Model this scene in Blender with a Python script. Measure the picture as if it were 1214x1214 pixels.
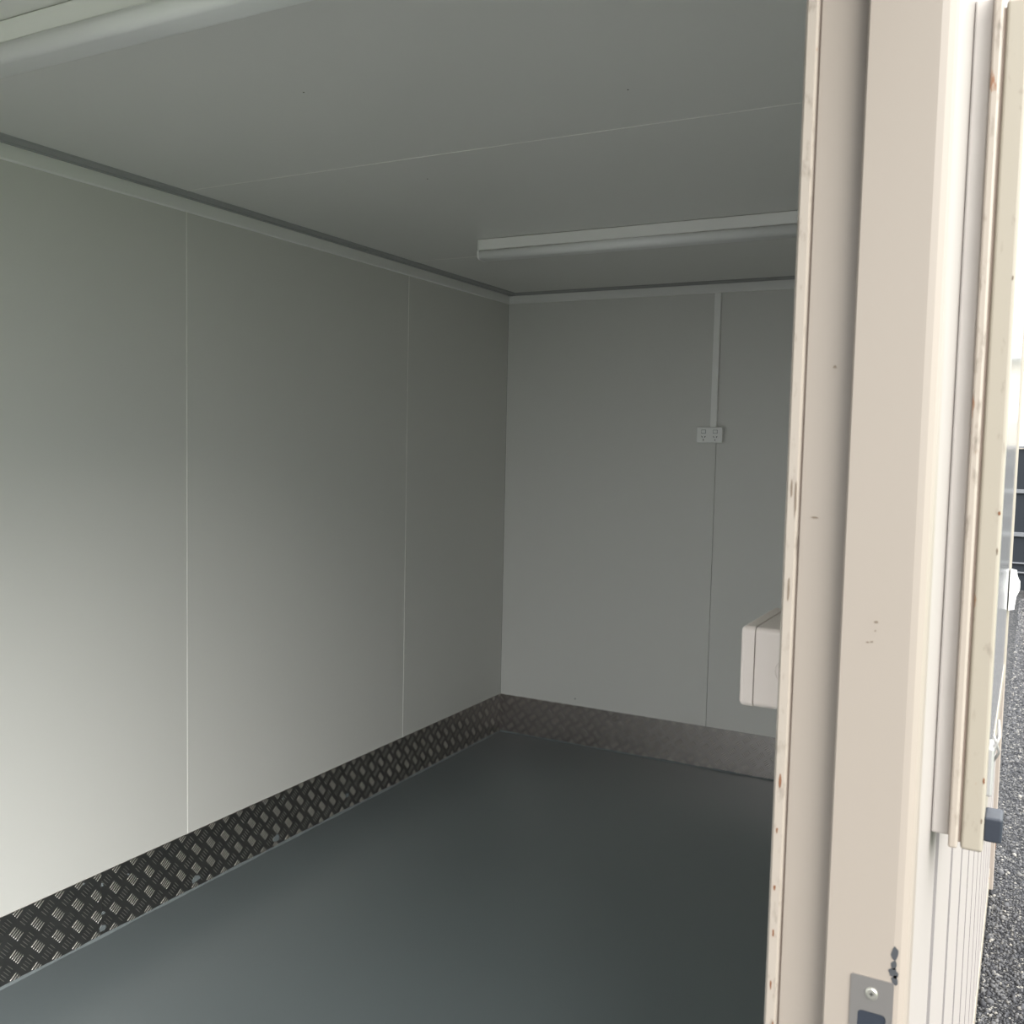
import bpy, bmesh, math, random
import numpy as np
from mathutils import Vector, Matrix

random.seed(7)
for o in list(bpy.data.objects):
    bpy.data.objects.remove(o, do_unlink=True)
scene = bpy.context.scene
COL = scene.collection

# ------------------------------------------------------------------ camera
F_PX, YAW, PITCH, ROLL = 1148.17, 0.492, -0.071, 0.0219
CAM = Vector((2.3189, -4.2455, 1.4602))
fw = Vector((-math.sin(YAW), math.cos(YAW), 0)); rt = Vector((math.cos(YAW), math.sin(YAW), 0)); up = Vector((0, 0, 1))
fw, up = fw * math.cos(PITCH) + up * math.sin(PITCH), up * math.cos(PITCH) - fw * math.sin(PITCH)
rt, up = rt * math.cos(ROLL) + up * math.sin(ROLL), up * math.cos(ROLL) - rt * math.sin(ROLL)
cd = bpy.data.cameras.new('camera')
cam = bpy.data.objects.new('camera', cd)
COL.objects.link(cam)
M3 = Matrix((rt, up, -fw)).transposed()
cam.matrix_world = Matrix.Translation(CAM) @ M3.to_4x4()
cd.sensor_fit = 'HORIZONTAL'
cd.sensor_width = 36.0
cd.lens = 36.0 * F_PX / 1214.0
cd.clip_start = 0.02
cd.dof.use_dof = True
cd.dof.focus_distance = 3.6
cd.dof.aperture_fstop = 20.0
scene.camera = cam

# ------------------------------------------------------------------ world: overcast sky
SKY = 1.0
w = bpy.data.worlds.new('overcast_sky')
scene.world = w
w.use_nodes = True
nt = w.node_tree
nt.nodes.clear()
tc = nt.nodes.new('ShaderNodeTexCoord')
sep = nt.nodes.new('ShaderNodeSeparateXYZ')
mr = nt.nodes.new('ShaderNodeMapRange')          # CIE overcast luminance (1 + 2 sin h) / 3
mr.inputs['From Min'].default_value = 0.0
mr.inputs['From Max'].default_value = 1.0
mr.inputs['To Min'].default_value = 0.40
mr.inputs['To Max'].default_value = 1.0
mul = nt.nodes.new('ShaderNodeMath'); mul.operation = 'MULTIPLY'; mul.inputs[1].default_value = SKY
bg = nt.nodes.new('ShaderNodeBackground'); bg.inputs['Color'].default_value = (0.96, 0.985, 1.0, 1)
out = nt.nodes.new('ShaderNodeOutputWorld')
nt.links.new(tc.outputs['Generated'], sep.inputs[0])
nt.links.new(sep.outputs['Z'], mr.inputs['Value'])
nt.links.new(mr.outputs['Result'], mul.inputs[0])
nt.links.new(mul.outputs[0], bg.inputs['Strength'])
nt.links.new(bg.outputs[0], out.inputs[0])

scene.view_settings.view_transform = 'Standard'
scene.view_settings.look = 'None'
scene.view_settings.gamma = 1.0
scene.view_settings.use_curve_mapping = False
scene.view_settings.exposure = 2.52

# hazy sun behind the cloud, on the door side
sd = bpy.data.lights.new('hazy_sun', 'SUN')
sd.energy = 0.96
sd.angle = math.radians(45)
sd.color = (1.0, 0.97, 0.92)
sun = bpy.data.objects.new('hazy_sun', sd)
COL.objects.link(sun)
sun.rotation_euler = Vector((0.62, -0.53, 0.57)).to_track_quat('Z', 'Y').to_euler()

# ------------------------------------------------------------------ dimensions (metres)
W = 2.15            # inside width
L = 4.75            # inside length
H = 2.185           # inside height
XO = 2.25           # outer face of the cladding on the door side
YJ = -3.45          # far door jamb face
YN = -4.62          # near door jamb face
GZ = -0.31          # ground level
HS = 0.192          # skirting height

# ------------------------------------------------------------------ materials
def new_mat(name):
    m = bpy.data.materials.new(name); m.use_nodes = True
    return m, m.node_tree, m.node_tree.nodes['Principled BSDF']

def paint(name, col, rough=0.5, metal=0.0, bump=0.0, bscale=200.0, var=0.0, vscale=3.0, spec=0.5, coat=0.0):
    m, t, b = new_mat(name)
    b.inputs['Base Color'].default_value = (*col, 1)
    b.inputs['Roughness'].default_value = rough
    b.inputs['Metallic'].default_value = metal
    b.inputs['Specular IOR Level'].default_value = spec
    b.inputs['Coat Weight'].default_value = coat
    co = t.nodes.new('ShaderNodeTexCoord')
    if var > 0:
        n = t.nodes.new('ShaderNodeTexNoise'); n.inputs['Scale'].default_value = vscale; n.inputs['Detail'].default_value = 5
        r = t.nodes.new('ShaderNodeMapRange'); r.inputs['To Min'].default_value = 1 - var; r.inputs['To Max'].default_value = 1 + var
        mx = t.nodes.new('ShaderNodeVectorMath'); mx.operation = 'SCALE'
        mx.inputs[0].default_value = col
        t.links.new(co.outputs['Object'], n.inputs['Vector'])
        t.links.new(n.outputs['Fac'], r.inputs['Value'])
        t.links.new(r.outputs['Result'], mx.inputs['Scale'])
        t.links.new(mx.outputs[0], b.inputs['Base Color'])
    if bump > 0:
        n2 = t.nodes.new('ShaderNodeTexNoise'); n2.inputs['Scale'].default_value = bscale; n2.inputs['Detail'].default_value = 3
        bp = t.nodes.new('ShaderNodeBump'); bp.inputs['Strength'].default_value = bump; bp.inputs['Distance'].default_value = 0.002
        t.links.new(co.outputs['Object'], n2.inputs['Vector'])
        t.links.new(n2.outputs['Fac'], bp.inputs['Height'])
        t.links.new(bp.outputs['Normal'], b.inputs['Normal'])
    return m

def worn_paint(name, col, rust=(0.20, 0.085, 0.035), dirt=(0.17, 0.145, 0.12), rust_t=0.70, dirt_t=0.60, scale=38.0, stretch=0.35, rough=0.45):
    """cream paint with rust specks and grey scuffs of their own shape"""
    m, t, b = new_mat(name)
    b.inputs['Roughness'].default_value = rough
    co = t.nodes.new('ShaderNodeTexCoord')
    mp = t.nodes.new('ShaderNodeMapping'); mp.inputs['Scale'].default_value = (1, 1, stretch)
    t.links.new(co.outputs['Object'], mp.inputs['Vector'])
    def mask(sc, lo, hi, off):
        n = t.nodes.new('ShaderNodeTexNoise'); n.inputs['Scale'].default_value = sc; n.inputs['Detail'].default_value = 6
        n.inputs['Roughness'].default_value = 0.6
        ad = t.nodes.new('ShaderNodeVectorMath'); ad.operation = 'ADD'; ad.inputs[1].default_value = (off, off * 2, off * 3)
        t.links.new(mp.outputs[0], ad.inputs[0]); t.links.new(ad.outputs[0], n.inputs['Vector'])
        r = t.nodes.new('ShaderNodeMapRange'); r.inputs['From Min'].default_value = lo; r.inputs['From Max'].default_value = hi
        t.links.new(n.outputs['Fac'], r.inputs['Value'])
        return r.outputs['Result']
    m1 = t.nodes.new('ShaderNodeMix'); m1.data_type = 'RGBA'
    m1.inputs['A'].default_value = (*col, 1); m1.inputs['B'].default_value = (*dirt, 1)
    t.links.new(mask(scale * 2.2, dirt_t, dirt_t + 0.18, 3.1), m1.inputs['Factor'])
    m2 = t.nodes.new('ShaderNodeMix'); m2.data_type = 'RGBA'; m2.inputs['B'].default_value = (*rust, 1)
    t.links.new(m1.outputs['Result'], m2.inputs['A'])
    t.links.new(mask(scale, rust_t, rust_t + 0.06, 9.7), m2.inputs['Factor'])
    t.links.new(m2.outputs['Result'], b.inputs['Base Color'])
    return m

WALLC = (0.70, 0.695, 0.66)
M_wall = paint('panel_white', WALLC, 0.42, bump=0.03, bscale=60, var=0.015, vscale=2.0)
M_ceil = paint('ceiling_white', (0.76, 0.755, 0.72), 0.36, bump=0.02, bscale=60, var=0.015, vscale=2.0)
M_core = paint('panel_core', (0.30, 0.30, 0.29), 0.8)
M_seal = paint('joint_seal', (0.93, 0.92, 0.88), 0.4)
M_trim = paint('trim_white', (0.93, 0.925, 0.90), 0.4)
M_flange_shade = paint('flange_shade_grey', (0.36, 0.365, 0.36), 0.45)  # grey paints in the dark shade band where trim meets ceiling
M_plast = paint('plastic_white', (0.92, 0.92, 0.90), 0.35)
M_switch = paint('switch_box_plastic', (0.70, 0.625, 0.575), 0.4, var=0.02, vscale=30)
M_diff = paint('light_diffuser', (0.88, 0.885, 0.87), 0.3)
M_dark = paint('slot_dark', (0.02, 0.02, 0.02), 0.6)
M_gap = paint('gap_brown', (0.22, 0.17, 0.14), 0.7)
M_cream = worn_paint('door_frame_cream', (0.272, 0.236, 0.203), rust_t=0.80, dirt_t=0.72, scale=14)
M_rim = worn_paint('rim_cream_worn', (0.315, 0.276, 0.237), rust_t=0.665, dirt_t=0.555, scale=52)
M_shut = worn_paint('shutter_frame_cream', (0.285, 0.257, 0.212), rust_t=0.68, dirt_t=0.60, scale=40)
M_clad = paint('cladding_white', (0.325, 0.298, 0.28), 0.5, var=0.02, vscale=4, bump=0.02, bscale=25, spec=0.2)
M_block = paint('mounting_block_white', (0.52, 0.485, 0.455), 0.5, var=0.04, vscale=30)
M_groove_shade = paint('groove_shade', (0.17, 0.158, 0.155), 0.6, var=0.15, vscale=8)  # shade of the cladding grooves, put into the colour
M_rail = worn_paint('base_rail_cream', (0.28, 0.25, 0.20), rust_t=0.62, dirt_t=0.56, scale=24)
M_sheet = paint('shutter_sheet', (0.24, 0.235, 0.245), 0.16, bump=0.02, bscale=6, metal=0.0, spec=0.6)
M_steel = paint('strike_steel', (0.27, 0.255, 0.245), 0.42, metal=0.7, bump=0.02)
M_screw = paint('screw_zinc', (0.50, 0.49, 0.44), 0.35, metal=0.8)
M_rubber = paint('rubber_blue_black', (0.020, 0.025, 0.036), 0.45, bump=0.1, bscale=150)
M_chip = paint('chipped_primer_grey', (0.045, 0.048, 0.054), 0.6)
M_rust = paint('rust_orange', (0.15, 0.062, 0.028), 0.8, var=0.3, vscale=300)
M_stain = paint('stain_brown', (0.15, 0.115, 0.085), 0.6, var=0.2, vscale=200)
M_sealant = paint('sealant_grey', (0.19, 0.215, 0.22), 0.3, var=0.12, vscale=20)
M_alu = paint('tread_plate_alu', (0.31, 0.290, 0.278), 0.30, metal=1.0, bump=0.10, bscale=90, var=0.12, vscale=14)
M_bar = paint('tread_bar_alu', (0.86, 0.82, 0.77), 0.30, metal=1.0)
M_fdark = paint('fence_dark', (0.016, 0.019, 0.024), 0.6, spec=0.2)
M_frail = paint('fence_rail_grey', (0.13, 0.135, 0.145), 0.45)
M_bwall = paint('far_wall_cream', (0.70, 0.62, 0.52), 0.6, var=0.05, vscale=1.5)
M_broof = paint('far_roof_grey', (0.36, 0.37, 0.38), 0.5)
M_galv = paint('galvanised_latch', (0.5, 0.49, 0.48), 0.35, metal=0.6)

def floor_mat():
    m, t, b = new_mat('floor_vinyl')
    co = t.nodes.new('ShaderNodeTexCoord')
    n = t.nodes.new('ShaderNodeTexNoise'); n.inputs['Scale'].default_value = 1.2; n.inputs['Detail'].default_value = 1
    cr = t.nodes.new('ShaderNodeValToRGB')
    cr.color_ramp.elements[0].color = (0.128, 0.150, 0.157, 1); cr.color_ramp.elements[1].color = (0.134, 0.157, 0.164, 1)
    cr.color_ramp.elements[0].position = 0.3; cr.color_ramp.elements[1].position = 0.7
    t.links.new(co.outputs['Object'], n.inputs['Vector']); t.links.new(n.outputs['Fac'], cr.inputs['Fac'])
    t.links.new(cr.outputs['Color'], b.inputs['Base Color'])
    n2 = t.nodes.new('ShaderNodeTexNoise'); n2.inputs['Scale'].default_value = 9; n2.inputs['Detail'].default_value = 4
    r = t.nodes.new('ShaderNodeMapRange'); r.inputs['To Min'].default_value = 0.275; r.inputs['To Max'].default_value = 0.285
    t.links.new(co.outputs['Object'], n2.inputs['Vector']); t.links.new(n2.outputs['Fac'], r.inputs['Value'])
    t.links.new(r.outputs['Result'], b.inputs['Roughness'])
    n3 = t.nodes.new('ShaderNodeTexNoise'); n3.inputs['Scale'].default_value = 14; n3.inputs['Detail'].default_value = 2
    bp = t.nodes.new('ShaderNodeBump'); bp.inputs['Strength'].default_value = 0.02; bp.inputs['Distance'].default_value = 0.002
    t.links.new(co.outputs['Object'], n3.inputs['Vector']); t.links.new(n3.outputs['Fac'], bp.inputs['Height'])
    t.links.new(bp.outputs['Normal'], b.inputs['Normal'])
    return m
M_floor = floor_mat()

def asphalt_mat():
    m, t, b = new_mat('asphalt')
    b.inputs['Roughness'].default_value = 0.8
    b.inputs['Specular IOR Level'].default_value = 0.15
    co = t.nodes.new('ShaderNodeTexCoord')
    v = t.nodes.new('ShaderNodeTexVoronoi'); v.inputs['Scale'].default_value = 95; v.inputs['Randomness'].default_value = 1
    v2 = t.nodes.new('ShaderNodeTexVoronoi'); v2.inputs['Scale'].default_value = 95; v2.feature = 'DISTANCE_TO_EDGE'
    sp = t.nodes.new('ShaderNodeSeparateColor')
    cr = t.nodes.new('ShaderNodeValToRGB')
    e = cr.color_ramp.elements
    e[0].position = 0.0; e[0].color = (0.024, 0.0245, 0.028, 1)
    e[1].position = 1.0; e[1].color = (0.23, 0.22, 0.20, 1)
    k = e.new(0.55); k.color = (0.064, 0.064, 0.069, 1)
    k = e.new(0.85); k.color = (0.118, 0.115, 0.112, 1)
    ed = t.nodes.new('ShaderNodeMapRange'); ed.inputs['From Max'].default_value = 0.16; ed.inputs['To Min'].default_value = 0.0
    mx = t.nodes.new('ShaderNodeMix'); mx.data_type = 'RGBA'; mx.inputs['A'].default_value = (0.014, 0.0145, 0.016, 1)
    t.links.new(co.outputs['Object'], v.inputs['Vector']); t.links.new(co.outputs['Object'], v2.inputs['Vector'])
    t.links.new(v.outputs['Color'], sp.inputs[0]); t.links.new(sp.outputs[0], cr.inputs['Fac'])
    t.links.new(v2.outputs['Distance'], ed.inputs['Value'])
    t.links.new(ed.outputs['Result'], mx.inputs['Factor']); t.links.new(cr.outputs['Color'], mx.inputs['B'])
    t.links.new(mx.outputs['Result'], b.inputs['Base Color'])
    bp = t.nodes.new('ShaderNodeBump'); bp.inputs['Strength'].default_value = 1.0; bp.inputs['Distance'].default_value = 0.006
    t.links.new(ed.outputs['Result'], bp.inputs['Height']); t.links.new(bp.outputs['Normal'], b.inputs['Normal'])
    return m
M_asph = asphalt_mat()

def stone_mat():
    m, t, b = new_mat('asphalt_stones')
    b.inputs['Roughness'].default_value = 0.7
    b.inputs['Specular IOR Level'].default_value = 0.2
    g = t.nodes.new('ShaderNodeNewGeometry')
    cr = t.nodes.new('ShaderNodeValToRGB'); e = cr.color_ramp.elements
    e[0].color = (0.028, 0.0285, 0.032, 1); e[1].color = (0.26, 0.245, 0.22, 1)
    k = e.new(0.6); k.color = (0.082, 0.082, 0.086, 1)
    k = e.new(0.9); k.color = (0.125, 0.122, 0.12, 1)
    t.links.new(g.outputs['Random Per Island'], cr.inputs['Fac']); t.links.new(cr.outputs['Color'], b.inputs['Base Color'])
    return m
M_stone = stone_mat()

def grass_mat():
    return paint('lawn_green', (0.10, 0.17, 0.045), 0.8, var=0.25, vscale=6, bump=0.6, bscale=60)
M_grass = grass_mat()

# ------------------------------------------------------------------ mesh helpers (all meshes in world coordinates)
WL = {}
def link(name, me, mat, parent=None, smooth=False):
    o = bpy.data.objects.new(name, me)
    COL.objects.link(o)
    if mat is not None:
        me.materials.append(mat)
    if smooth:
        for p in me.polygons: p.use_smooth = True
    WL[o.name] = Vector((0, 0, 0))
    if parent is not None:
        o.parent = parent
        o.location = -WL[parent.name]
    return o

def raw(name, vs, fs, mat, parent=None, smooth=False):
    me = bpy.data.meshes.new(name); me.from_pydata(vs, [], fs); me.update()
    return link(name, me, mat, parent, smooth)

def from_bm(name, bm, mat, parent=None, smooth=False):
    bmesh.ops.recalc_face_normals(bm, faces=bm.faces[:])
    me = bpy.data.meshes.new(name); bm.to_mesh(me); bm.free()
    return link(name, me, mat, parent, smooth)

def add_box(bm, x0, x1, y0, y1, z0, z1, bev=0.0, seg=2):
    r = bmesh.ops.create_cube(bm, size=1.0)
    vs = r['verts']
    for v in vs:
        v.co = Vector(((x0 + x1) / 2 + v.co.x * (x1 - x0), (y0 + y1) / 2 + v.co.y * (y1 - y0), (z0 + z1) / 2 + v.co.z * (z1 - z0)))
    if bev > 0:
        es = list({e for v in vs for e in v.link_edges})
        bmesh.ops.bevel(bm, geom=es, offset=bev, offset_type='OFFSET', segments=seg, profile=0.5, affect='EDGES', clamp_overlap=True)

def box(name, b, mat, parent=None, bev=0.0, seg=2):
    bm = bmesh.new(); add_box(bm, *b, bev=bev, seg=seg)
    return from_bm(name, bm, mat, parent)

def add_prism(bm, prof, axis, a, b):
    """prof: polygon in the two other axes (x,y for z; x,z for y; y,z for x)"""
    def P(u, v, t):
        return {'x': (t, u, v), 'y': (u, t, v), 'z': (u, v, t)}[axis]
    A = [bm.verts.new(P(u, v, a)) for u, v in prof]
    B = [bm.verts.new(P(u, v, b)) for u, v in prof]
    n = len(prof)
    bm.faces.new(A); bm.faces.new(B[::-1])
    for i in range(n):
        bm.faces.new((A[i], B[i], B[(i + 1) % n], A[(i + 1) % n]))

def prism(name, prof, axis, a, b, mat, parent=None):
    bm = bmesh.new(); add_prism(bm, prof, axis, a, b)
    return from_bm(name, bm, mat, parent)

def add_cyl(bm, c, axis, r, h, n=20, r2=None):
    m = {'z': Matrix(), 'x': Matrix.Rotation(math.pi / 2, 4, 'Y'), 'y': Matrix.Rotation(-math.pi / 2, 4, 'X')}[axis]
    bmesh.ops.create_cone(bm, cap_ends=True, segments=n, radius1=r, radius2=r if r2 is None else r2, depth=h, matrix=Matrix.Translation(c) @ m)

def tube(name, pts, r, mat, parent=None, n=8):
    bm = bmesh.new()
    pts = [Vector(p) for p in pts]
    rings = []
    for i, p in enumerate(pts):
        d = (pts[min(i + 1, len(pts) - 1)] - pts[max(i - 1, 0)]).normalized()
        a = d.orthogonal().normalized()
        if rings:
            a = (prev - d * prev.dot(d)).normalized()
        prev = a
        c = d.cross(a)
        rings.append([bm.verts.new(p + (a * math.cos(2 * math.pi * k / n) + c * math.sin(2 * math.pi * k / n)) * r) for k in range(n)])
    for A, B in zip(rings, rings[1:]):
        for k in range(n):
            bm.faces.new((A[k], A[(k + 1) % n], B[(k + 1) % n], B[k]))
    bm.faces.new(rings[0][::-1]); bm.faces.new(rings[-1])
    return from_bm(name, bm, mat, parent, True)

def blob(name, c, plane, ru, rv, th, mat, parent, n=11, seed=0):
    """small irregular patch, proud of a face: plane 'y' faces -y, plane 'x' faces +x, 'z' up"""
    rr = random.Random(seed)
    prof = []
    for k in range(n):
        a = 2 * math.pi * k / n
        s = rr.uniform(0.65, 1.15)
        prof.append((math.cos(a) * ru * s, math.sin(a) * rv * s))
    bm = bmesh.new()
    if plane == 'y':
        add_prism(bm, [(c[0] + u, c[2] + v) for u, v in prof], 'y', c[1] - th, c[1] + 0.0002)
    elif plane == 'x':
        add_prism(bm, [(c[1] + u, c[2] + v) for u, v in prof], 'x', c[0] - 0.0002, c[0] + th)
    else:
        add_prism(bm, [(c[0] + u, c[1] + v) for u, v in prof], 'z', c[2] - 0.0002, c[2] + th)
    return from_bm(name, bm, mat, parent)

def empty(name, loc):
    o = bpy.data.objects.new(name, None); COL.objects.link(o)
    o.location = loc; o.empty_display_size = 0.05
    WL[o.name] = Vector(loc)
    return o

def tag(o, label=None, cat=None, group=None, kind=None):
    if label: o['label'] = label
    if cat: o['category'] = cat
    if group: o['group'] = group
    if kind: o['kind'] = kind
    return o

def copy_tree(o, parent=None):
    c = o.copy(); COL.objects.link(c); c.parent = parent
    for ch in list(o.children):
        copy_tree(ch, c)
    return c

# ------------------------------------------------------------------ ground and surroundings
g = raw('ground', [(-30, -40, GZ), (7.0, -40, GZ), (7.0, 60, GZ), (-30, 60, GZ)], [(0, 1, 2, 3)], M_asph)
tag(g, 'grey asphalt yard beside the building', 'ground', kind='structure')
g2 = raw('lawn', [(7.0, -40, GZ), (40, -40, GZ), (40, 60, GZ), (7.0, 60, GZ)], [(0, 1, 2, 3)], M_grass)
tag(g2, 'green lawn beyond the asphalt yard', 'lawn', kind='structure')

# loose and embedded stones in the asphalt near the building
def stones():
    rng = np.random.default_rng(3)
    ico = bmesh.new(); bmesh.ops.create_icosphere(ico, subdivisions=1, radius=1.0)
    V = np.array([v.co[:] for v in ico.verts]); Fc = np.array([[v.index for v in f.verts] for f in ico.faces]); ico.free()
    N = 42000
    px = 2.26 + 2.0 * rng.uniform(0, 1, N) ** 1.3; py = -1.9 + 11.0 * rng.uniform(0, 1, N) ** 1.4
    s = rng.uniform(0.0030, 0.0066, N) * (1 + 0.05 * np.clip(py, 0, 9)) * np.where(rng.uniform(size=N) < 0.06, 1.8, 1.0)
    sc = rng.uniform(0.7, 1.35, (N, 3)) * s[:, None]
    jit = 1 + rng.uniform(-0.25, 0.25, (N, len(V), 1))
    P = V[None] * jit * sc[:, None, :]
    a = rng.uniform(0, 6.283, N); c, d = np.cos(a)[:, None], np.sin(a)[:, None]
    X = P[..., 0] * c - P[..., 1] * d; Y = P[..., 0] * d + P[..., 1] * c
    P = np.stack([X + px[:, None], Y + py[:, None], P[..., 2] + GZ + 0.15 * s[:, None]], -1).reshape(-1, 3)
    Fs = (Fc[None] + (np.arange(N) * len(V))[:, None, None]).reshape(-1, 3)
    me = bpy.data.meshes.new('asphalt_stones')
    me.vertices.add(len(P)); me.vertices.foreach_set('co', P.ravel())
    me.loops.add(Fs.size); me.loops.foreach_set('vertex_index', Fs.ravel())
    me.polygons.add(len(Fs)); me.polygons.foreach_set('loop_start', np.arange(0, Fs.size, 3)); me.polygons.foreach_set('loop_total', np.full(len(Fs), 3))
    me.update(calc_edges=True)
    return link('asphalt_stones', me, M_stone)
tag(stones(), 'small grey and pale stones in the asphalt beside the building', 'stones', kind='stuff')

# dark railed gate across the yard
FY = 9.8
fe = empty('yard_gate', (3.6, FY, GZ))
tag(fe, 'dark grey gate with pale horizontal rails across the yard', 'gate')
box('backing_sheet', (1.6, 6.2, FY, FY + 0.03, GZ + 0.02, 1.53), M_fdark, fe)
for zc, hh in ((1.55, 0.03), (0.985, 0.05), (0.43, 0.055), (0.06, 0.02), (-0.06, 0.02)):
    box('rail', (1.6, 6.2, FY - 0.03, FY, zc - hh / 2 - 0.0, zc + hh / 2), M_frail, fe, 0.004, 1)
for xp in (1.62, 3.9, 6.18):
    box('post', (xp - 0.03, xp + 0.03, FY - 0.05, FY + 0.05, GZ, 1.56), M_frail, fe, 0.006, 1)
tube('hook', [(2.50, FY - 0.06, 0.80), (2.56, FY - 0.06, 0.72), (2.50, FY - 0.06, 0.66), (2.44, FY - 0.06, 0.68), (2.42, FY - 0.06, 0.74)], 0.014, M_plast, fe)
tube('hook', [(2.52, FY - 0.06, 1.30), (2.58, FY - 0.06, 1.36), (2.52, FY - 0.06, 1.42)], 0.014, M_plast, fe)

# cream building far behind the gate
bd = empty('far_building', (4.0, 24.0, GZ))
tag(bd, 'cream low building far behind the dark gate', 'building')
box('wall', (-6, 12, 24, 30, GZ, 3.9), M_bwall, bd)
prism('roof', [(23.6, 3.9), (30.4, 3.9), (27, 4.6)], 'x', -6.4, 12.4, M_broof, bd)
for xw in (-3.5, 0.0, 3.5, 7.0):
    wn = box('window', (xw, xw + 1.4, 23.95, 24.02, 1.2, 2.4), M_trim, bd)
    box('pane', (xw + 0.06, xw + 1.34, 23.94, 23.955, 1.26, 2.34), M_fdark, wn)

# ------------------------------------------------------------------ room shell
GAP = 0.0014
def panel_wall(name, core_b, panels, strips, label=None, mat=M_wall, strip_mat=M_seal):
    root = box(name, core_b, M_core)
    tag(root, label, 'wall', kind='structure')
    for b in panels: box('wall_panel', b, mat, root, 0.0008, 1)
    for b in strips: box('joint_strip', b, strip_mat, root)
    return root

T = 0.07
# floor
fl = box('floor', (-0.002, W + 0.002, -L, 0.002, -0.06, 0.0), M_floor)
tag(fl, 'dark grey green vinyl floor inside the room', 'floor', kind='structure')
ch = box('floor_frame', (-0.08, XO - 0.02, -L - 0.08, 0.07, -0.26, -0.061), M_core)
tag(ch, 'steel underframe below the floor', 'frame', kind='structure')

# left wall
js = [0.0, -0.8665, -2.0665, -3.2665, -4.4665, -L]
pn, st = [], []
for a, b in zip(js, js[1:]):
    pn.append((-0.012, 0.0, b + GAP, a - GAP, -0.06, H + 0.02))
for a in js[1:-1]:
    st.append((-0.011, 0.0010, a - GAP, a + GAP, -0.06, H + 0.02))
panel_wall('wall_left', (-T, -0.012, -L - 0.08, 0.07, -0.30, H + 0.02), pn, st, 'long white panelled wall on the left')

# back wall
JX = 1.069
pn = [(0.0, JX - 0.0007, 0.0, 0.012, -0.06, H + 0.02), (JX + 0.0007, W, 0.0, 0.012, -0.06, H + 0.02)]
panel_wall('wall_back', (-0.0, XO - 0.03, 0.012, T, -0.30, H + 0.02), pn, [], 'white end wall at the far side of the room')

# near end wall (behind the camera): a wide opening added to let in daylight
EX0, EX1, EH = 0.10, 2.02, 2.08
pn = [(0.0, EX0, -L - 0.012, -L, -0.06, H + 0.02), (EX1, W, -L - 0.012, -L, -0.06, H + 0.02), (EX0, EX1, -L - 0.012, -L, EH, H + 0.02)]
wf = panel_wall('wall_front', (0.0, EX0, -L - T, -L - 0.012, -0.30, H + 0.02), pn, [], 'white end wall with an unseen opening added for daylight behind the viewer')
box('wall_core', (EX1, XO - 0.03, -L - T, -L - 0.012, -0.30, H + 0.02), M_core, wf)
box('wall_core', (EX0, EX1, -L - T, -L - 0.012, EH, H + 0.02), M_core, wf)

# ceiling
cs = [0.0, -0.93, -2.13, -3.33, -4.53, -L]
ce = box('ceiling', (-T, XO + 0.0, -L - 0.08, 0.07, H + 0.012, H + 0.10), M_core)
tag(ce, 'white panelled ceiling', 'ceiling', kind='structure')
for a, b in zip(cs, cs[1:]):
    box('ceiling_panel', (0.0, W, b + GAP, a - GAP, H, H + 0.012), M_ceil, ce, 0.0008, 1)
for a in cs[1:-1]:
    box('joint_strip', (0.0, W, a - GAP, a + GAP, H - 0.0010, H + 0.011), M_seal, ce)

# right wall (door side): inner lining, core and ribbed cladding, split around the doorway
DH = 2.10
wr = box('wall_right', (W + 0.012, XO - 0.012, YJ + 0.075, 0.012, -0.28, H + 0.02), M_core)
tag(wr, 'cream clad side wall beside the doorway', 'wall', kind='structure')
box('wall_core', (W + 0.012, XO - 0.012, -L, YN - 0.075, -0.28, H + 0.02), M_core, wr)
box('wall_core', (W + 0.012, XO - 0.012, YN - 0.075, YJ + 0.075, DH + 0.05, H + 0.02), M_core, wr)
for a, b, z0 in ((0.0, -1.2, -.06), (-1.2, -2.4, -.06), (-2.4, YJ + 0.05, -.06), (YJ + 0.05, YN - 0.05, DH + 0.03), (YN - 0.05, -L, -.06)):
    box('wall_panel', (W, W + 0.012, b + GAP, a - GAP, z0, H + 0.02), M_wall, wr, 0.0008, 1)

def cladding(y0, y1, z0, z1, pitch=0.30, gw=0.050, sl=0.003, dep=0.007):
    """ribbed sheet: pans at x = XO, narrow recessed grooves; profile runs along y"""
    prof = [(XO, y0)]
    k = math.ceil((y0 + 0.02) / pitch)
    c = k * pitch + 0.140
    while c + gw < y1 - 0.02:
        if c > y0 + 0.01:
            prof += [(XO, c), (XO - dep, c + sl), (XO - dep, c + gw - sl), (XO, c + gw)]
        c += pitch
    prof += [(XO, y1), (XO - 0.0125, y1), (XO - 0.0125, y0)]
    o = prism('cladding_sheet', prof, 'z', z0, z1, M_clad, wr)
    o.data.materials.append(M_groove_shade)          # groove faces coloured darker to stand in for their shade
    for p in o.data.polygons:
        if p.center.x < XO - 0.0005 and p.center.x > XO - 0.0121 and p.normal.x > 0.05:
            p.material_index = 1
    return o
cladding(YJ + 0.034, 0.04, -0.215, H + 0.10)
cladding(-L - 0.06, YN - 0.034, -0.215, H + 0.10)
cladding(YN - 0.034, YJ + 0.034, DH + 0.05, H + 0.10)
# base rail: channel along the bottom edge with a slightly proud lip
prism('base_rail', [(XO - 0.05, GZ + 0.01), (XO + 0.002, GZ + 0.01), (XO + 0.002, -0.215), (XO - 0.012, -0.205), (XO - 0.05, -0.205)], 'y', -L - 0.07, 0.075, M_rail, wr)
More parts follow.
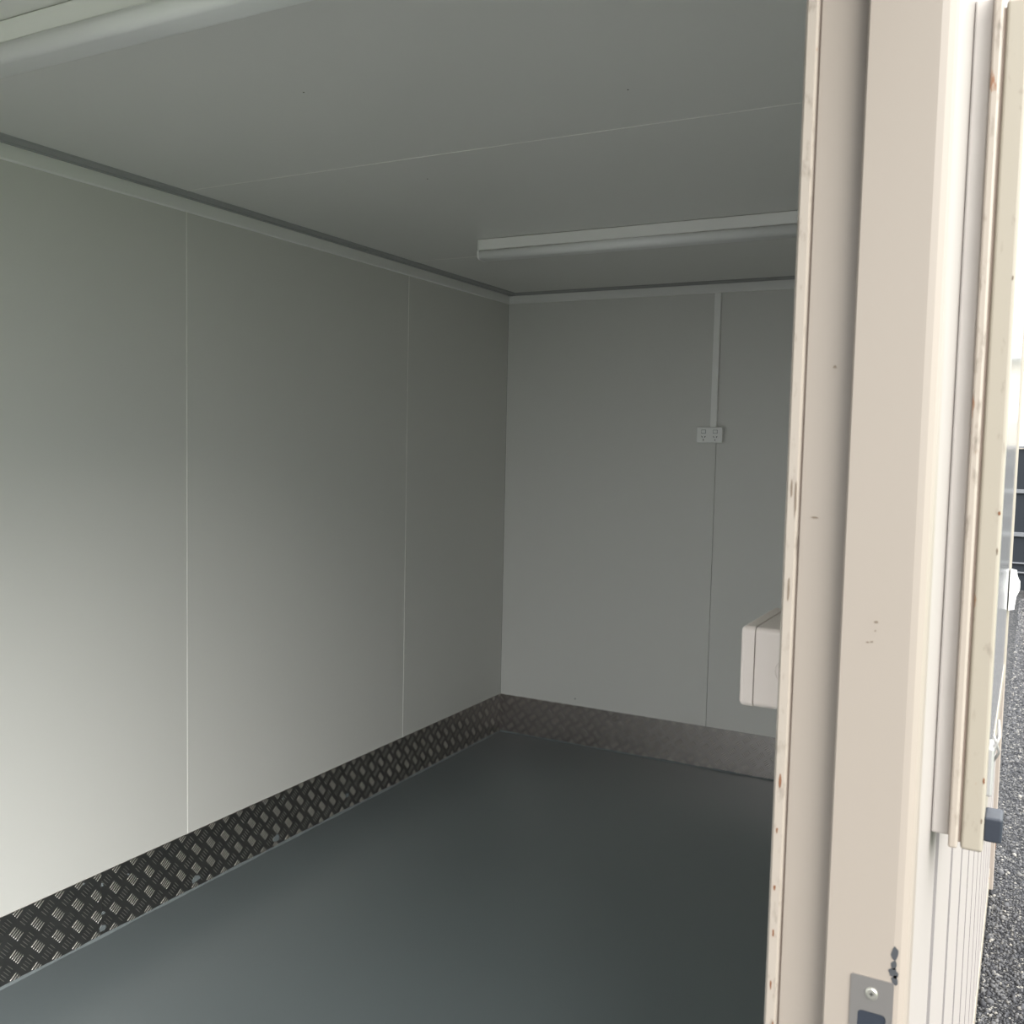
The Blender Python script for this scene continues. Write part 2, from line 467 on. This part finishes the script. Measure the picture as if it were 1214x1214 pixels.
# corner post at the far end of the cladding
prism('corner_post', [(XO - 0.06, 0.04), (XO + 0.012, 0.04), (XO + 0.016, 0.046), (XO + 0.016, 0.078), (XO - 0.06, 0.078)], 'z', -0.30, H + 0.10, M_cream, wr)
blob('rust_patch', (XO + 0.016, 0.060, -0.10), 'x', 0.016, 0.035, 0.002, M_rust, wr, seed=5)

# ------------------------------------------------------------------ ceiling trims (angle: leg on the wall, leg on the ceiling)
def angle_trim(name, s, o, axis, a, b, label):
    """white leg on the wall, ribbed flange on the ceiling, coloured grey as corner shade; s: room side, o: wall plane"""
    leg = [(o, H - 0.0005), (o + s * 0.004, H - 0.0005), (o + s * 0.008, H - 0.004), (o + s * 0.008, H - LW + 0.003), (o + s * 0.005, H - LW), (o, H - LW)]
    t = tag(prism(name, leg, axis, a, b, M_trim), label, 'trim', kind='structure')
    q = lambda d, z: (o + s * d, H - z)
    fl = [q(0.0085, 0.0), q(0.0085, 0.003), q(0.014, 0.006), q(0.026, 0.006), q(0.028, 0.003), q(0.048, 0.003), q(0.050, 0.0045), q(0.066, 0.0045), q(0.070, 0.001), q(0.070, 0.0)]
    prism('ceiling_flange', fl, axis, a + 0.0, b - 0.0, M_flange_shade, t)
    return t
LW = 0.043
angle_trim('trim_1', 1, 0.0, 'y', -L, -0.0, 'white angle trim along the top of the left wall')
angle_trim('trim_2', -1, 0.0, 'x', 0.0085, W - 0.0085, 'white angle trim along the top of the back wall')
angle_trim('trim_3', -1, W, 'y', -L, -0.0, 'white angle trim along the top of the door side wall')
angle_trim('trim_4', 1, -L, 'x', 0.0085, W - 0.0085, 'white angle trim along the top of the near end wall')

# ------------------------------------------------------------------ tread plate skirting
PT = 0.0022
def tread_bars(u0, u1, place, phase):
    """raised five-bar pads; u along the wall, v up; place(u, v, h) -> world point"""
    vs, fs = [], []
    P = 0.0630
    Lb, wb, hb, sp = 0.0265, 0.0020, 0.0017, 0.0082
    def bar(cu, cv, ang):
        du, dv = math.cos(ang), math.sin(ang); nu, nv = -dv, du
        secs = ((-0.5, 0.15, 0.0), (-0.33, 1.0, 1.0), (0.0, 1.15, 1.15), (0.33, 1.0, 1.0), (0.5, 0.15, 0.0))
        base = len(vs)
        for t, wf, hf in secs:
            for s, h in ((-1, 0.0), (-0.22, hf), (0.22, hf), (1, 0.0)):
                u = cu + du * t * Lb + nu * s * wb / 2 * wf
                v = cv + dv * t * Lb + nv * s * wb / 2 * wf
                v = min(max(v, 0.001), HS - 0.0005)
                u = min(max(u, u0), u1)
                vs.append(place(u, v, PT - 0.0002 + h * hb))
        for i in range(len(secs) - 1):
            for j in range(3):
                a = base + i * 4 + j
                fs.append((a, a + 1, a + 5, a + 4))
    n0 = int(math.floor((u0 - phase) / P)) - 1; n1 = int(math.ceil((u1 - phase) / P)) + 1
    for i in range(n0, n1):
        for j in range(-1, 4):
            for k, (ou, ov, ang) in enumerate(((0, 0, math.radians(40)), (P / 2, P / 2, math.radians(-50)))):
                cu = phase + i * P + ou; cv = 0.003 + j * P + ov
                for q in range(-2, 3):
                    bu = cu - math.sin(ang) * q * sp; bv = cv + math.cos(ang) * q * sp
                    if u0 + 0.004 < bu < u1 - 0.004 and -0.006 < bv < HS + 0.006:
                        bar(bu, bv, ang)
    return vs, fs

def skirting(name, joints, mk_box, place, phase, label, flip):
    root = empty(name, place((joints[0] + joints[-1]) / 2, 0, 0))
    tag(root, label, 'baseboard', kind='structure')
    for a, b in zip(joints, joints[1:]):
        pl = box('tread_plate', mk_box(a + 0.0008, b - 0.0008, 0.0005, HS, PT), M_alu, root)
        vs, fs = tread_bars(a + 0.0008, b - 0.0008, place, phase)
        if flip: fs = [f[::-1] for f in fs]
        o = raw('tread_bars', vs, fs, M_bar, pl)
        tag(o, kind='stuff')
    return root

def bead(prof_axis, a, b, place, root, seed):
    """slightly wavy sealant fillet where plate meets floor"""
    rr = random.Random(seed)
    n = int(abs(b - a) / 0.02)
    vs, fs = [], []
    for i in range(n + 1):
        u = a + (b - a) * i / n
        k = 1 + 0.22 * math.sin(u * 23) + rr.uniform(-0.12, 0.12)
        hh = 0.005 * k; ww = 0.006 * k
        for v, h in ((0.0, PT - 0.001), (hh, PT - 0.0002), (hh * 0.95, PT + 0.0012), (hh * 0.35, PT + ww * 0.45), (0.0008, PT + ww), (0.0, PT + ww)):
            vs.append(place(u, v, h))
        if i:
            for j in range(6):
                p, q = (i - 1) * 6, i * 6
                fs.append((p + j, p + (j + 1) % 6, q + (j + 1) % 6, q + j))
    bm = bmesh.new()
    V = [bm.verts.new(v) for v in vs]
    for f in fs: bm.faces.new([V[k] for k in f])
    return from_bm('sealant_bead', bm, M_sealant, root, True)

# left: u = y
pl_left = lambda u, v, h: (h, u, v)
bl = skirting('baseboard_left', [-L, -2.395, -0.0016], lambda a, b, z0, z1, t: (0.0, t, a, b, z0, z1), pl_left, -2.6629, 'dark aluminium tread plate skirting along the left wall', True)
bead('y', -L, -0.004, pl_left, bl, 1)
for zz, yy, r1, r2 in ((0.155, -2.393, 0.004, 0.006), (0.07, -2.390, 0.006, 0.005), (0.025, -2.394, 0.012, 0.010)):
    blob('sealant_smear', (PT + 0.0004, yy, zz), 'x', r1, r2, 0.0014, M_sealant, bl, seed=int(zz * 999))
for k, (yy, zz, r) in enumerate(((-2.455, 0.182, 0.003), (-2.30, 0.150, 0.0028), (-1.62, 0.165, 0.004), (-1.0, 0.16, 0.003), (-1.66, 0.03, 0.014), (-1.25, 0.06, 0.010), (-2.035, 0.03, 0.012))):
    blob('sealant_smear', (PT + 0.0004, yy, zz), 'x', r * 1.5, r, 0.0012, M_sealant, bl, seed=40 + k)
# back: u = x
pl_back = lambda u, v, h: (u, -h, v)
bb = skirting('baseboard_back', [0.0016, W - 0.003], lambda a, b, z0, z1, t: (a, b, -t, 0.0, z0, z1), pl_back, 0.03, 'dark aluminium tread plate skirting along the back wall', False)
bead('x', 0.004, W - 0.004, pl_back, bb, 2)
# door side and near end
pl_right = lambda u, v, h: (W - h, u, v)
br = skirting('baseboard_right', [YJ + 0.055, -0.0032], lambda a, b, z0, z1, t: (W - t, W, a, b, z0, z1), pl_right, -0.02, 'dark aluminium tread plate skirting below the door side wall', False)
bead('y', YJ + 0.055, -0.004, pl_right, br, 3)

# ------------------------------------------------------------------ door frame
df = empty('door_1', (W + 0.05, YJ, 0.0))
tag(df, 'cream painted door frame with worn inner rim', 'door frame', kind='structure')
RB = 0.018            # depth of the rebate
def jamb(sgn, y0):
    """y0 = outer jamb face; sgn=+1 far jamb (faces -y)"""
    def q(x, d): return (x, y0 + sgn * d)
    main = [q(2.192, 0.0), q(2.2425, 0.0), q(2.2475, 0.0012), q(2.2515, 0.0045), q(2.2535, 0.0095), q(2.2535, 0.032), q(2.2505, 0.034), q(2.2505, 0.0455),
            q(2.1525, 0.0455), q(2.1525, RB), q(2.1885, RB), q(2.1905, RB - 0.002), q(2.1905, 0.0018)]
    prism('jamb', main, 'z', -0.055, DH, M_cream, df)
    rim = [q(2.1406, RB - 0.003), q(2.1426, RB - 0.005), q(2.1493, RB - 0.005), q(2.1508, RB - 0.003), q(2.1508, 0.058), q(2.1406, 0.058)]
    prism('inner_rim', rim, 'z', -0.0, DH, M_rim, df)
    prism('gap_filler', [q(2.1508, RB + 0.002), q(2.1530, RB + 0.002), q(2.1530, 0.055), q(2.1508, 0.055)], 'z', 0.0, DH, M_gap, df)
jamb(1, YJ)
jamb(-1, YN)
# head and threshold
prism('head', [(2.192, DH), (2.2535, DH), (2.2535, DH + 0.05), (2.146, DH + 0.05), (2.146, DH + 0.04), (2.192, DH + 0.04)], 'y', YN - 0.045, YJ + 0.045, M_cream, df)
prism('inner_rim', [(2.1335, DH), (2.1440, DH), (2.1440, DH + 0.05), (2.1335, DH + 0.05)], 'y', YN - 0.055, YJ + 0.055, M_rim, df)
prism('threshold', [(W - 0.002, -0.055), (XO + 0.003, -0.055), (XO + 0.003, -0.008), (XO - 0.02, 0.006), (W + 0.0, 0.004)], 'y', YN + 0.0005, YJ - 0.0005, M_steel, df)

# strike plate: a real plate with a rectangular hole
def plate_with_hole(x0, x1, z0, z1, hx0, hx1, hz0, hz1, y, th, mat, parent):
    bm = bmesh.new()
    def ring(a, b, c, d, rad, n=4):
        pts = []
        for cx, cz, st in ((b - rad, d - rad, 0), (a + rad, d - rad, 90), (a + rad, c + rad, 180), (b - rad, c + rad, 270)):
            for k in range(n + 1):
                t = math.radians(st + 90 * k / n)
                pts.append((cx + rad * math.cos(t), cz + rad * math.sin(t)))
        return pts
    O = ring(x0, x1, z0, z1, 0.0015); I = ring(hx0, hx1, hz0, hz1, 0.0035)
    def mkring(pts, yy): return [bm.verts.new((u, yy, v)) for u, v in pts]
    of, ob, fi, bi = mkring(O, y - th), mkring(O, y + 0.0003), mkring(I, y - th), mkring(I, y + 0.0003)
    n = len(O)
    for k in range(n):
        j = (k + 1) % n
        bm.faces.new((of[k], of[j], fi[j], fi[k]))
        bm.faces.new((of[k], ob[k], ob[j], of[j]))
        bm.faces.new((fi[k], fi[j], bi[j], bi[k]))
        bm.faces.new((ob[k], bi[k], bi[j], ob[j]))
    return from_bm('strike_plate', bm, mat, parent)
SP = plate_with_hole(2.2118, 2.2440, 0.900, 1.0415, 2.2178, 2.2392, 0.935, 1.0135, YJ, 0.0012, M_steel, df)
box('latch_pocket', (2.2173, 2.2397, YJ - 0.0006, YJ + 0.0002, 0.9345, 1.0140), M_rubber, SP)
for zz in (1.0290, 0.914):
    bm = bmesh.new()
    add_cyl(bm, (2.2278, YJ - 0.0014, zz), 'y', 0.0050, 0.0010, 24)
    add_cyl(bm, (2.2278, YJ - 0.0022, zz), 'y', 0.0036, 0.0008, 24, 0.0047)
    s = from_bm('screw', bm, M_screw, SP)
    bm = bmesh.new()
    add_box(bm, 2.2278 - 0.0016, 2.2278 + 0.0016, YJ - 0.0029, YJ - 0.0025, zz - 0.0004, zz + 0.0004)
    add_box(bm, 2.2278 - 0.0004, 2.2278 + 0.0004, YJ - 0.0029, YJ - 0.0025, zz - 0.0016, zz + 0.0016)
    from_bm('screw_slot', bm, M_dark, s)
# chips, scuffs and rust on the far jamb
for k, (x, z, a, b, m) in enumerate(((2.2435, 1.066, 0.0030, 0.0055, M_chip), (2.2430, 1.056, 0.0024, 0.0045, M_chip), (2.2428, 1.050, 0.0036, 0.0045, M_chip), (2.2440, 1.044, 0.0028, 0.0045, M_chip),
                                     (2.2175, 1.327, 0.0016, 0.0011, M_stain), (2.2172, 1.320, 0.0008, 0.0006, M_stain), (2.2120, 1.3105, 0.0014, 0.0006, M_stain), (2.2150, 1.3110, 0.0014, 0.0007, M_stain))):
    blob('paint_chip', (x, YJ, z), 'y', a, b, 0.00025, m, df, seed=60 + k)
for k, (x, z, a, b, m) in enumerate(((2.1400, 1.345, 0.0012, 0.010, M_stain), (2.1425, 1.420, 0.0010, 0.016, M_stain), (2.1390, 1.428, 0.0008, 0.008, M_stain), (2.1395, 1.182, 0.0012, 0.008, M_rust), (2.1420, 0.968, 0.0014, 0.007, M_rust),
                                     (2.1392, 1.05, 0.0009, 0.004, M_rust), (2.1388, 1.09, 0.0010, 0.003, M_rust), (2.1390, 1.005, 0.0008, 0.004, M_rust), (2.1388, 1.14, 0.0008, 0.003, M_rust))):
    blob('rust_spot', (x + 0.0065, YJ + RB - 0.005, z), 'y', a, b, 0.0003, m, df, seed=90 + k)
blob('paint_chip', (2.1745, YJ + RB, 1.527), 'y', 0.0018, 0.0014, 0.0003, M_stain, df, seed=31)
blob('paint_chip', (2.1640, YJ + RB, 1.405), 'y', 0.0035, 0.0008, 0.0003, M_stain, df, seed=32)

# ------------------------------------------------------------------ ceiling batten lights
def batten(yc, x0):
    ln, wd = 1.205, 0.066
    z = H
    root = empty('batten_light', (x0, yc, z))
    y0, y1 = yc - wd / 2, yc + wd / 2
    bm = bmesh.new()
    add_box(bm, x0 + 0.004, x0 + ln - 0.004, y0 + 0.002, y1 - 0.002, z - 0.040, z - 0.0012, 0.002, 1)
    from_bm('body', bm, M_trim, root)
    zt, zb = z - 0.042, z - 0.071
    prof = [(y0 - 0.002, zt), (y0 - 0.002, zt - 0.010)]
    r1, r2 = 0.017, zt - 0.010 - zb
    for k in range(1, 9):
        a = math.pi / 2 * k / 8
        prof.append((y0 - 0.002 + r1 * (1 - math.cos(a)), zt - 0.010 - r2 * math.sin(a)))
    prof += [(yc * 2 - u, v) for u, v in prof[::-1]]
    d = prism('diffuser', prof, 'x', x0 + 0.006, x0 + ln - 0.006, M_diff, root)
    for f in d.data.polygons: f.use_smooth = abs(f.normal.x) < 0.5
    bm = bmesh.new(); add_prism(bm, [(yc + (u - yc) * 1.01, zt + (v - zt) * 1.02) for u, v in prof], 'x', x0, x0 + 0.0065)
    add_box(bm, x0 + 0.001, x0 + 0.0045, y0 + 0.001, y1 - 0.001, z - 0.042, z - 0.001)
    from_bm('end_cap', bm, M_trim, root)
    bm = bmesh.new(); add_prism(bm, [(yc + (u - yc) * 1.01, zt + (v - zt) * 1.02) for u, v in prof], 'x', x0 + ln - 0.0065, x0 + ln)
    add_box(bm, x0 + ln - 0.0045, x0 + ln - 0.001, y0 + 0.001, y1 - 0.001, z - 0.042, z - 0.001)
    from_bm('end_cap', bm, M_trim, root)
    # thin dark shadow gap between body and diffuser
    box('shadow_gap', (x0 + 0.006, x0 + ln - 0.006, y0 + 0.004, y1 - 0.004, z - 0.0422, z - 0.0398), M_gap, root)
    return root
b1 = batten(-1.173, 0.526)
tag(b1, 'white batten ceiling light near the back wall', 'ceiling light', 'batten lights on the ceiling')
b2 = copy_tree(b1); b2.location = (0.526, -3.095, H)
tag(b2, 'white batten ceiling light at the top left corner nearest the viewer', 'ceiling light', 'batten lights on the ceiling')

# ------------------------------------------------------------------ power outlet and its cable duct
po = empty('power_outlet', (1.046, 0.0, 1.515))
tag(po, 'white double power outlet mounted on the back wall under the duct', 'power outlet')
PX, PZ = 1.046, 1.515
box('mounting_block', (PX - 0.056, PX + 0.056, -0.022, 0.0, PZ - 0.032, PZ + 0.032), M_plast, po, 0.002, 2)
fp = box('face_plate', (PX - 0.058, PX + 0.058, -0.032, -0.0215, PZ - 0.0345, PZ + 0.0345), M_plast, po, 0.003, 2)
for s in (-1, 1):
    cx = PX + s * 0.0265
    box('switch_rocker', (cx - 0.0085, cx + 0.0085, -0.0352, -0.0315, PZ + 0.0085, PZ + 0.0215), M_plast, po, 0.0012, 1)
    box('rocker_surround', (cx - 0.0100, cx + 0.0100, -0.0326, -0.0318, PZ + 0.0070, PZ + 0.0230), M_frail, po)
    for dx, dz, ang in ((-0.0068, -0.008, 30), (0.0068, -0.008, -30), (0.0, -0.0215, 0)):
        bm = bmesh.new(); add_box(bm, -0.0013, 0.0013, -0.0325, -0.0318, -0.004, 0.004)
        bmesh.ops.rotate(bm, verts=bm.verts[:], cent=(0, 0, 0), matrix=Matrix.Rotation(math.radians(-ang), 3, 'Y'))
        bmesh.ops.translate(bm, verts=bm.verts[:], vec=(cx + dx, 0, PZ + dz))
        from_bm('pin_slot', bm, M_dark, po)
cdct = empty('cable_duct', (1.057, 0.0, 1.55))
tag(cdct, 'narrow white cable duct running up the back wall to the ceiling trim', 'cable duct')
box('duct_base', (1.0435, 1.0712, -0.013, 0.0, PZ + 0.0348, H - LW - 0.0005), M_trim, cdct)
box('duct_cover', (1.0430, 1.0717, -0.0165, -0.0125, PZ + 0.0348, H - LW - 0.0005), M_trim, cdct, 0.0015, 2)

# ------------------------------------------------------------------ switch box beside the door
SB = empty('switch_box', (W, -3.18, 1.235))
tag(SB, 'cream plastic surface switch box beside the door frame', 'switch box')
BY0, BY1, BZ0, BZ1 = -3.247, -3.105, 1.1905, 1.2745
def rbox(name, x0, x1, y0, y1, z0, z1, rad, front, mat, parent):
    """box with rounded y-z outline (radius rad) and softened face edge on the -x side"""
    bm = bmesh.new()
    def ring(x, ins, n=6):
        pts = []
        r = max(rad - ins, 0.0008)
        for cy, cz, st in ((y1 - ins - r, z1 - ins - r, 0), (y0 + ins + r, z1 - ins - r, 90), (y0 + ins + r, z0 + ins + r, 180), (y1 - ins - r, z0 + ins + r, 270)):
            for k in range(n + 1):
                t = math.radians(st + 90 * k / n)
                pts.append(bm.verts.new((x, cy + r * math.cos(t), cz + r * math.sin(t))))
        return pts
    rs = [ring(x1, 0.0)]
    if front > 0:
        for k in range(0, 6):
            a = math.pi / 2 * k / 5
            rs.append(ring(x0 + front * (1 - math.sin(a)), front * (1 - math.cos(a))))
    else:
        rs.append(ring(x0, 0.0))
    for A, B in zip(rs, rs[1:]):
        n = len(A)
        for k in range(n): bm.faces.new((A[k], A[(k + 1) % n], B[(k + 1) % n], B[k]))
    bm.faces.new(rs[0]); bm.faces.new(rs[-1])
    return from_bm(name, bm, mat, parent)
rbox('base', 2.0745, W, BY0, BY1, BZ0, BZ1, 0.006, 0.0, M_switch, SB)
rbox('gasket', 2.0733, 2.0750, BY0 + 0.0008, BY1 - 0.0008, BZ0 + 0.0008, BZ1 - 0.0008, 0.006, 0.0, M_gap, SB)
lid = rbox('lid', 2.0590, 2.0735, BY0 - 0.0005, BY1 + 0.0005, BZ0 - 0.0005, BZ1 + 0.0005, 0.0065, 0.005, M_switch, SB)
for yy in (BY0 + 0.012, BY1 - 0.012):
    bm = bmesh.new(); add_cyl(bm, (2.0588, yy, (BZ0 + BZ1) / 2), 'x', 0.004, 0.001, 16); from_bm('lid_screw', bm, M_screw, lid)
box('switch_rocker', (2.0555, 2.0592, -3.195, -3.157, 1.215, 1.25), M_plast, lid, 0.001, 1)
# round knockout on the end facing the door: a shallow raised ring
bm = bmesh.new()
n = 28
R = [[], [], []]
for k in range(n):
    a = 2 * math.pi * k / n
    for i, (r, d) in enumerate(((0.0135, 0.0), (0.0128, 0.0006), (0.0119, 0.0))):
        R[i].append(bm.verts.new((2.1085 + r * math.cos(a), BY0 - d, 1.2315 + r * math.sin(a))))
for i in range(2):
    for k in range(n):
        bm.faces.new((R[i][k], R[i][(k + 1) % n], R[i + 1][(k + 1) % n], R[i + 1][k]))
from_bm('knockout_ring', bm, M_switch, SB)

# ------------------------------------------------------------------ window shutter on the outside wall
SY0, SY1, SZ0, SZ1 = -3.245, -2.42, 1.082, 1.868
ws = empty('window_shutter', (XO, SY0, SZ0))
tag(ws, 'cream framed window shutter with glossy grey sheet on the outside wall', 'shutter')
# sub-frame (flange) on the wall
bm = bmesh.new()
XF = 2.2665
for b in ((XF, 2.2745, SY0 - 0.012, SY0 + 0.018, SZ0 + 0.004, SZ1 + 0.01), (XF, 2.2745, SY1 - 0.018, SY1 + 0.012, SZ0 + 0.004, SZ1 + 0.01),
          (XF, 2.2745, SY0 + 0.018, SY1 - 0.018, SZ0 + 0.004, SZ0 + 0.034), (XF, 2.2745, SY0 + 0.018, SY1 - 0.018, SZ1 - 0.02, SZ1 + 0.01)):
    add_box(bm, *b, bev=0.002, seg=2)
from_bm('sub_frame', bm, M_rim, ws)
box('mounting_block', (XO + 0.0002, XF, SY0 + 0.004, SY1 + 0.006, SZ0 + 0.010, SZ1 + 0.006), M_block, ws, 0.002, 2)
box('shadow_gap', (2.2744, 2.2766, SY0 + 0.003, SY1 - 0.003, SZ0 + 0.006, SZ1 - 0.006), M_gap, ws)
for nm, b in (('frame_stile', (2.2765, 2.2960, SY0, SY0 + 0.030, SZ0, SZ1)), ('frame_stile', (2.2765, 2.2960, SY1 - 0.030, SY1, SZ0, SZ1)),
              ('frame_rail', (2.2765, 2.2950, SY0 + 0.030, SY1 - 0.030, SZ0 + 0.001, SZ0 + 0.030)), ('frame_rail', (2.2765, 2.2950, SY0 + 0.030, SY1 - 0.030, SZ1 - 0.030, SZ1 - 0.001))):
    box(nm, b, M_shut, ws, 0.003, 3)
box('sheet', (2.2775, 2.2935, SY0 + 0.029, SY1 - 0.029, SZ0 + 0.029, SZ1 - 0.029), M_sheet, ws)
# draw latch near the bottom corner
lt = box('latch', (2.2935, 2.3000, SY0 + 0.060, SY0 + 0.095, 1.118, 1.168), M_galv, ws, 0.002, 2)
tube('latch_loop', [(2.2985, SY0 + 0.066, 1.160), (2.3035, SY0 + 0.070, 1.178), (2.3020, SY0 + 0.078, 1.192), (2.3035, SY0 + 0.086, 1.178), (2.2985, SY0 + 0.090, 1.160)], 0.0015, M_galv, lt)
tube('latch_loop', [(2.2985, SY0 + 0.064, 1.180), (2.3040, SY0 + 0.078, 1.160), (2.2985, SY0 + 0.092, 1.145)], 0.0013, M_galv, lt)
bm = bmesh.new(); add_box(bm, 2.2955, 2.3115, SY0 + 0.004, SY0 + 0.036, 1.0925, 1.1165, 0.0022, 3)
from_bm('rubber_stop', bm, M_rubber, ws)
# white pull handle at the far edge
bm = bmesh.new()
add_prism(bm, [(2.2955, 1.205), (2.3040, 1.207), (2.3060, 1.228), (2.3105, 1.240), (2.3100, 1.250), (2.3060, 1.258), (2.3045, 1.268), (2.2955, 1.270)], 'y', -2.475, -2.440)
from_bm('handle', bm, M_plast, ws)
for k, (z, y, a, b, m) in enumerate(((1.405, SY0 + 0.0, 0.0013, 0.0022, M_rust), (1.152, SY0 + 0.0, 0.0010, 0.003, M_rust), (1.113, SY0, 0.0008, 0.0025, M_stain), (1.62, SY0, 0.0009, 0.0022, M_stain), (1.37, SY0, 0.0008, 0.003, M_stain))):
    blob('rust_spot', (2.2938, y, z), 'y', a, b, 0.0003, m, ws, seed=120 + k)

for k, (x, y) in enumerate(((0.93, -2.62), (1.55, -2.35), (0.80, -1.95))):
    bm = bmesh.new(); add_cyl(bm, (x, y, H - 0.0003), 'z', 0.0018, 0.0008, 8); from_bm('fly_speck', bm, M_dark, ce)
bm = bmesh.new(); add_cyl(bm, (0.415, -0.0003, 0.225), 'y', 0.003, 0.001, 8); from_bm('fly_speck', bm, M_dark, bpy.data.objects['wall_back'])
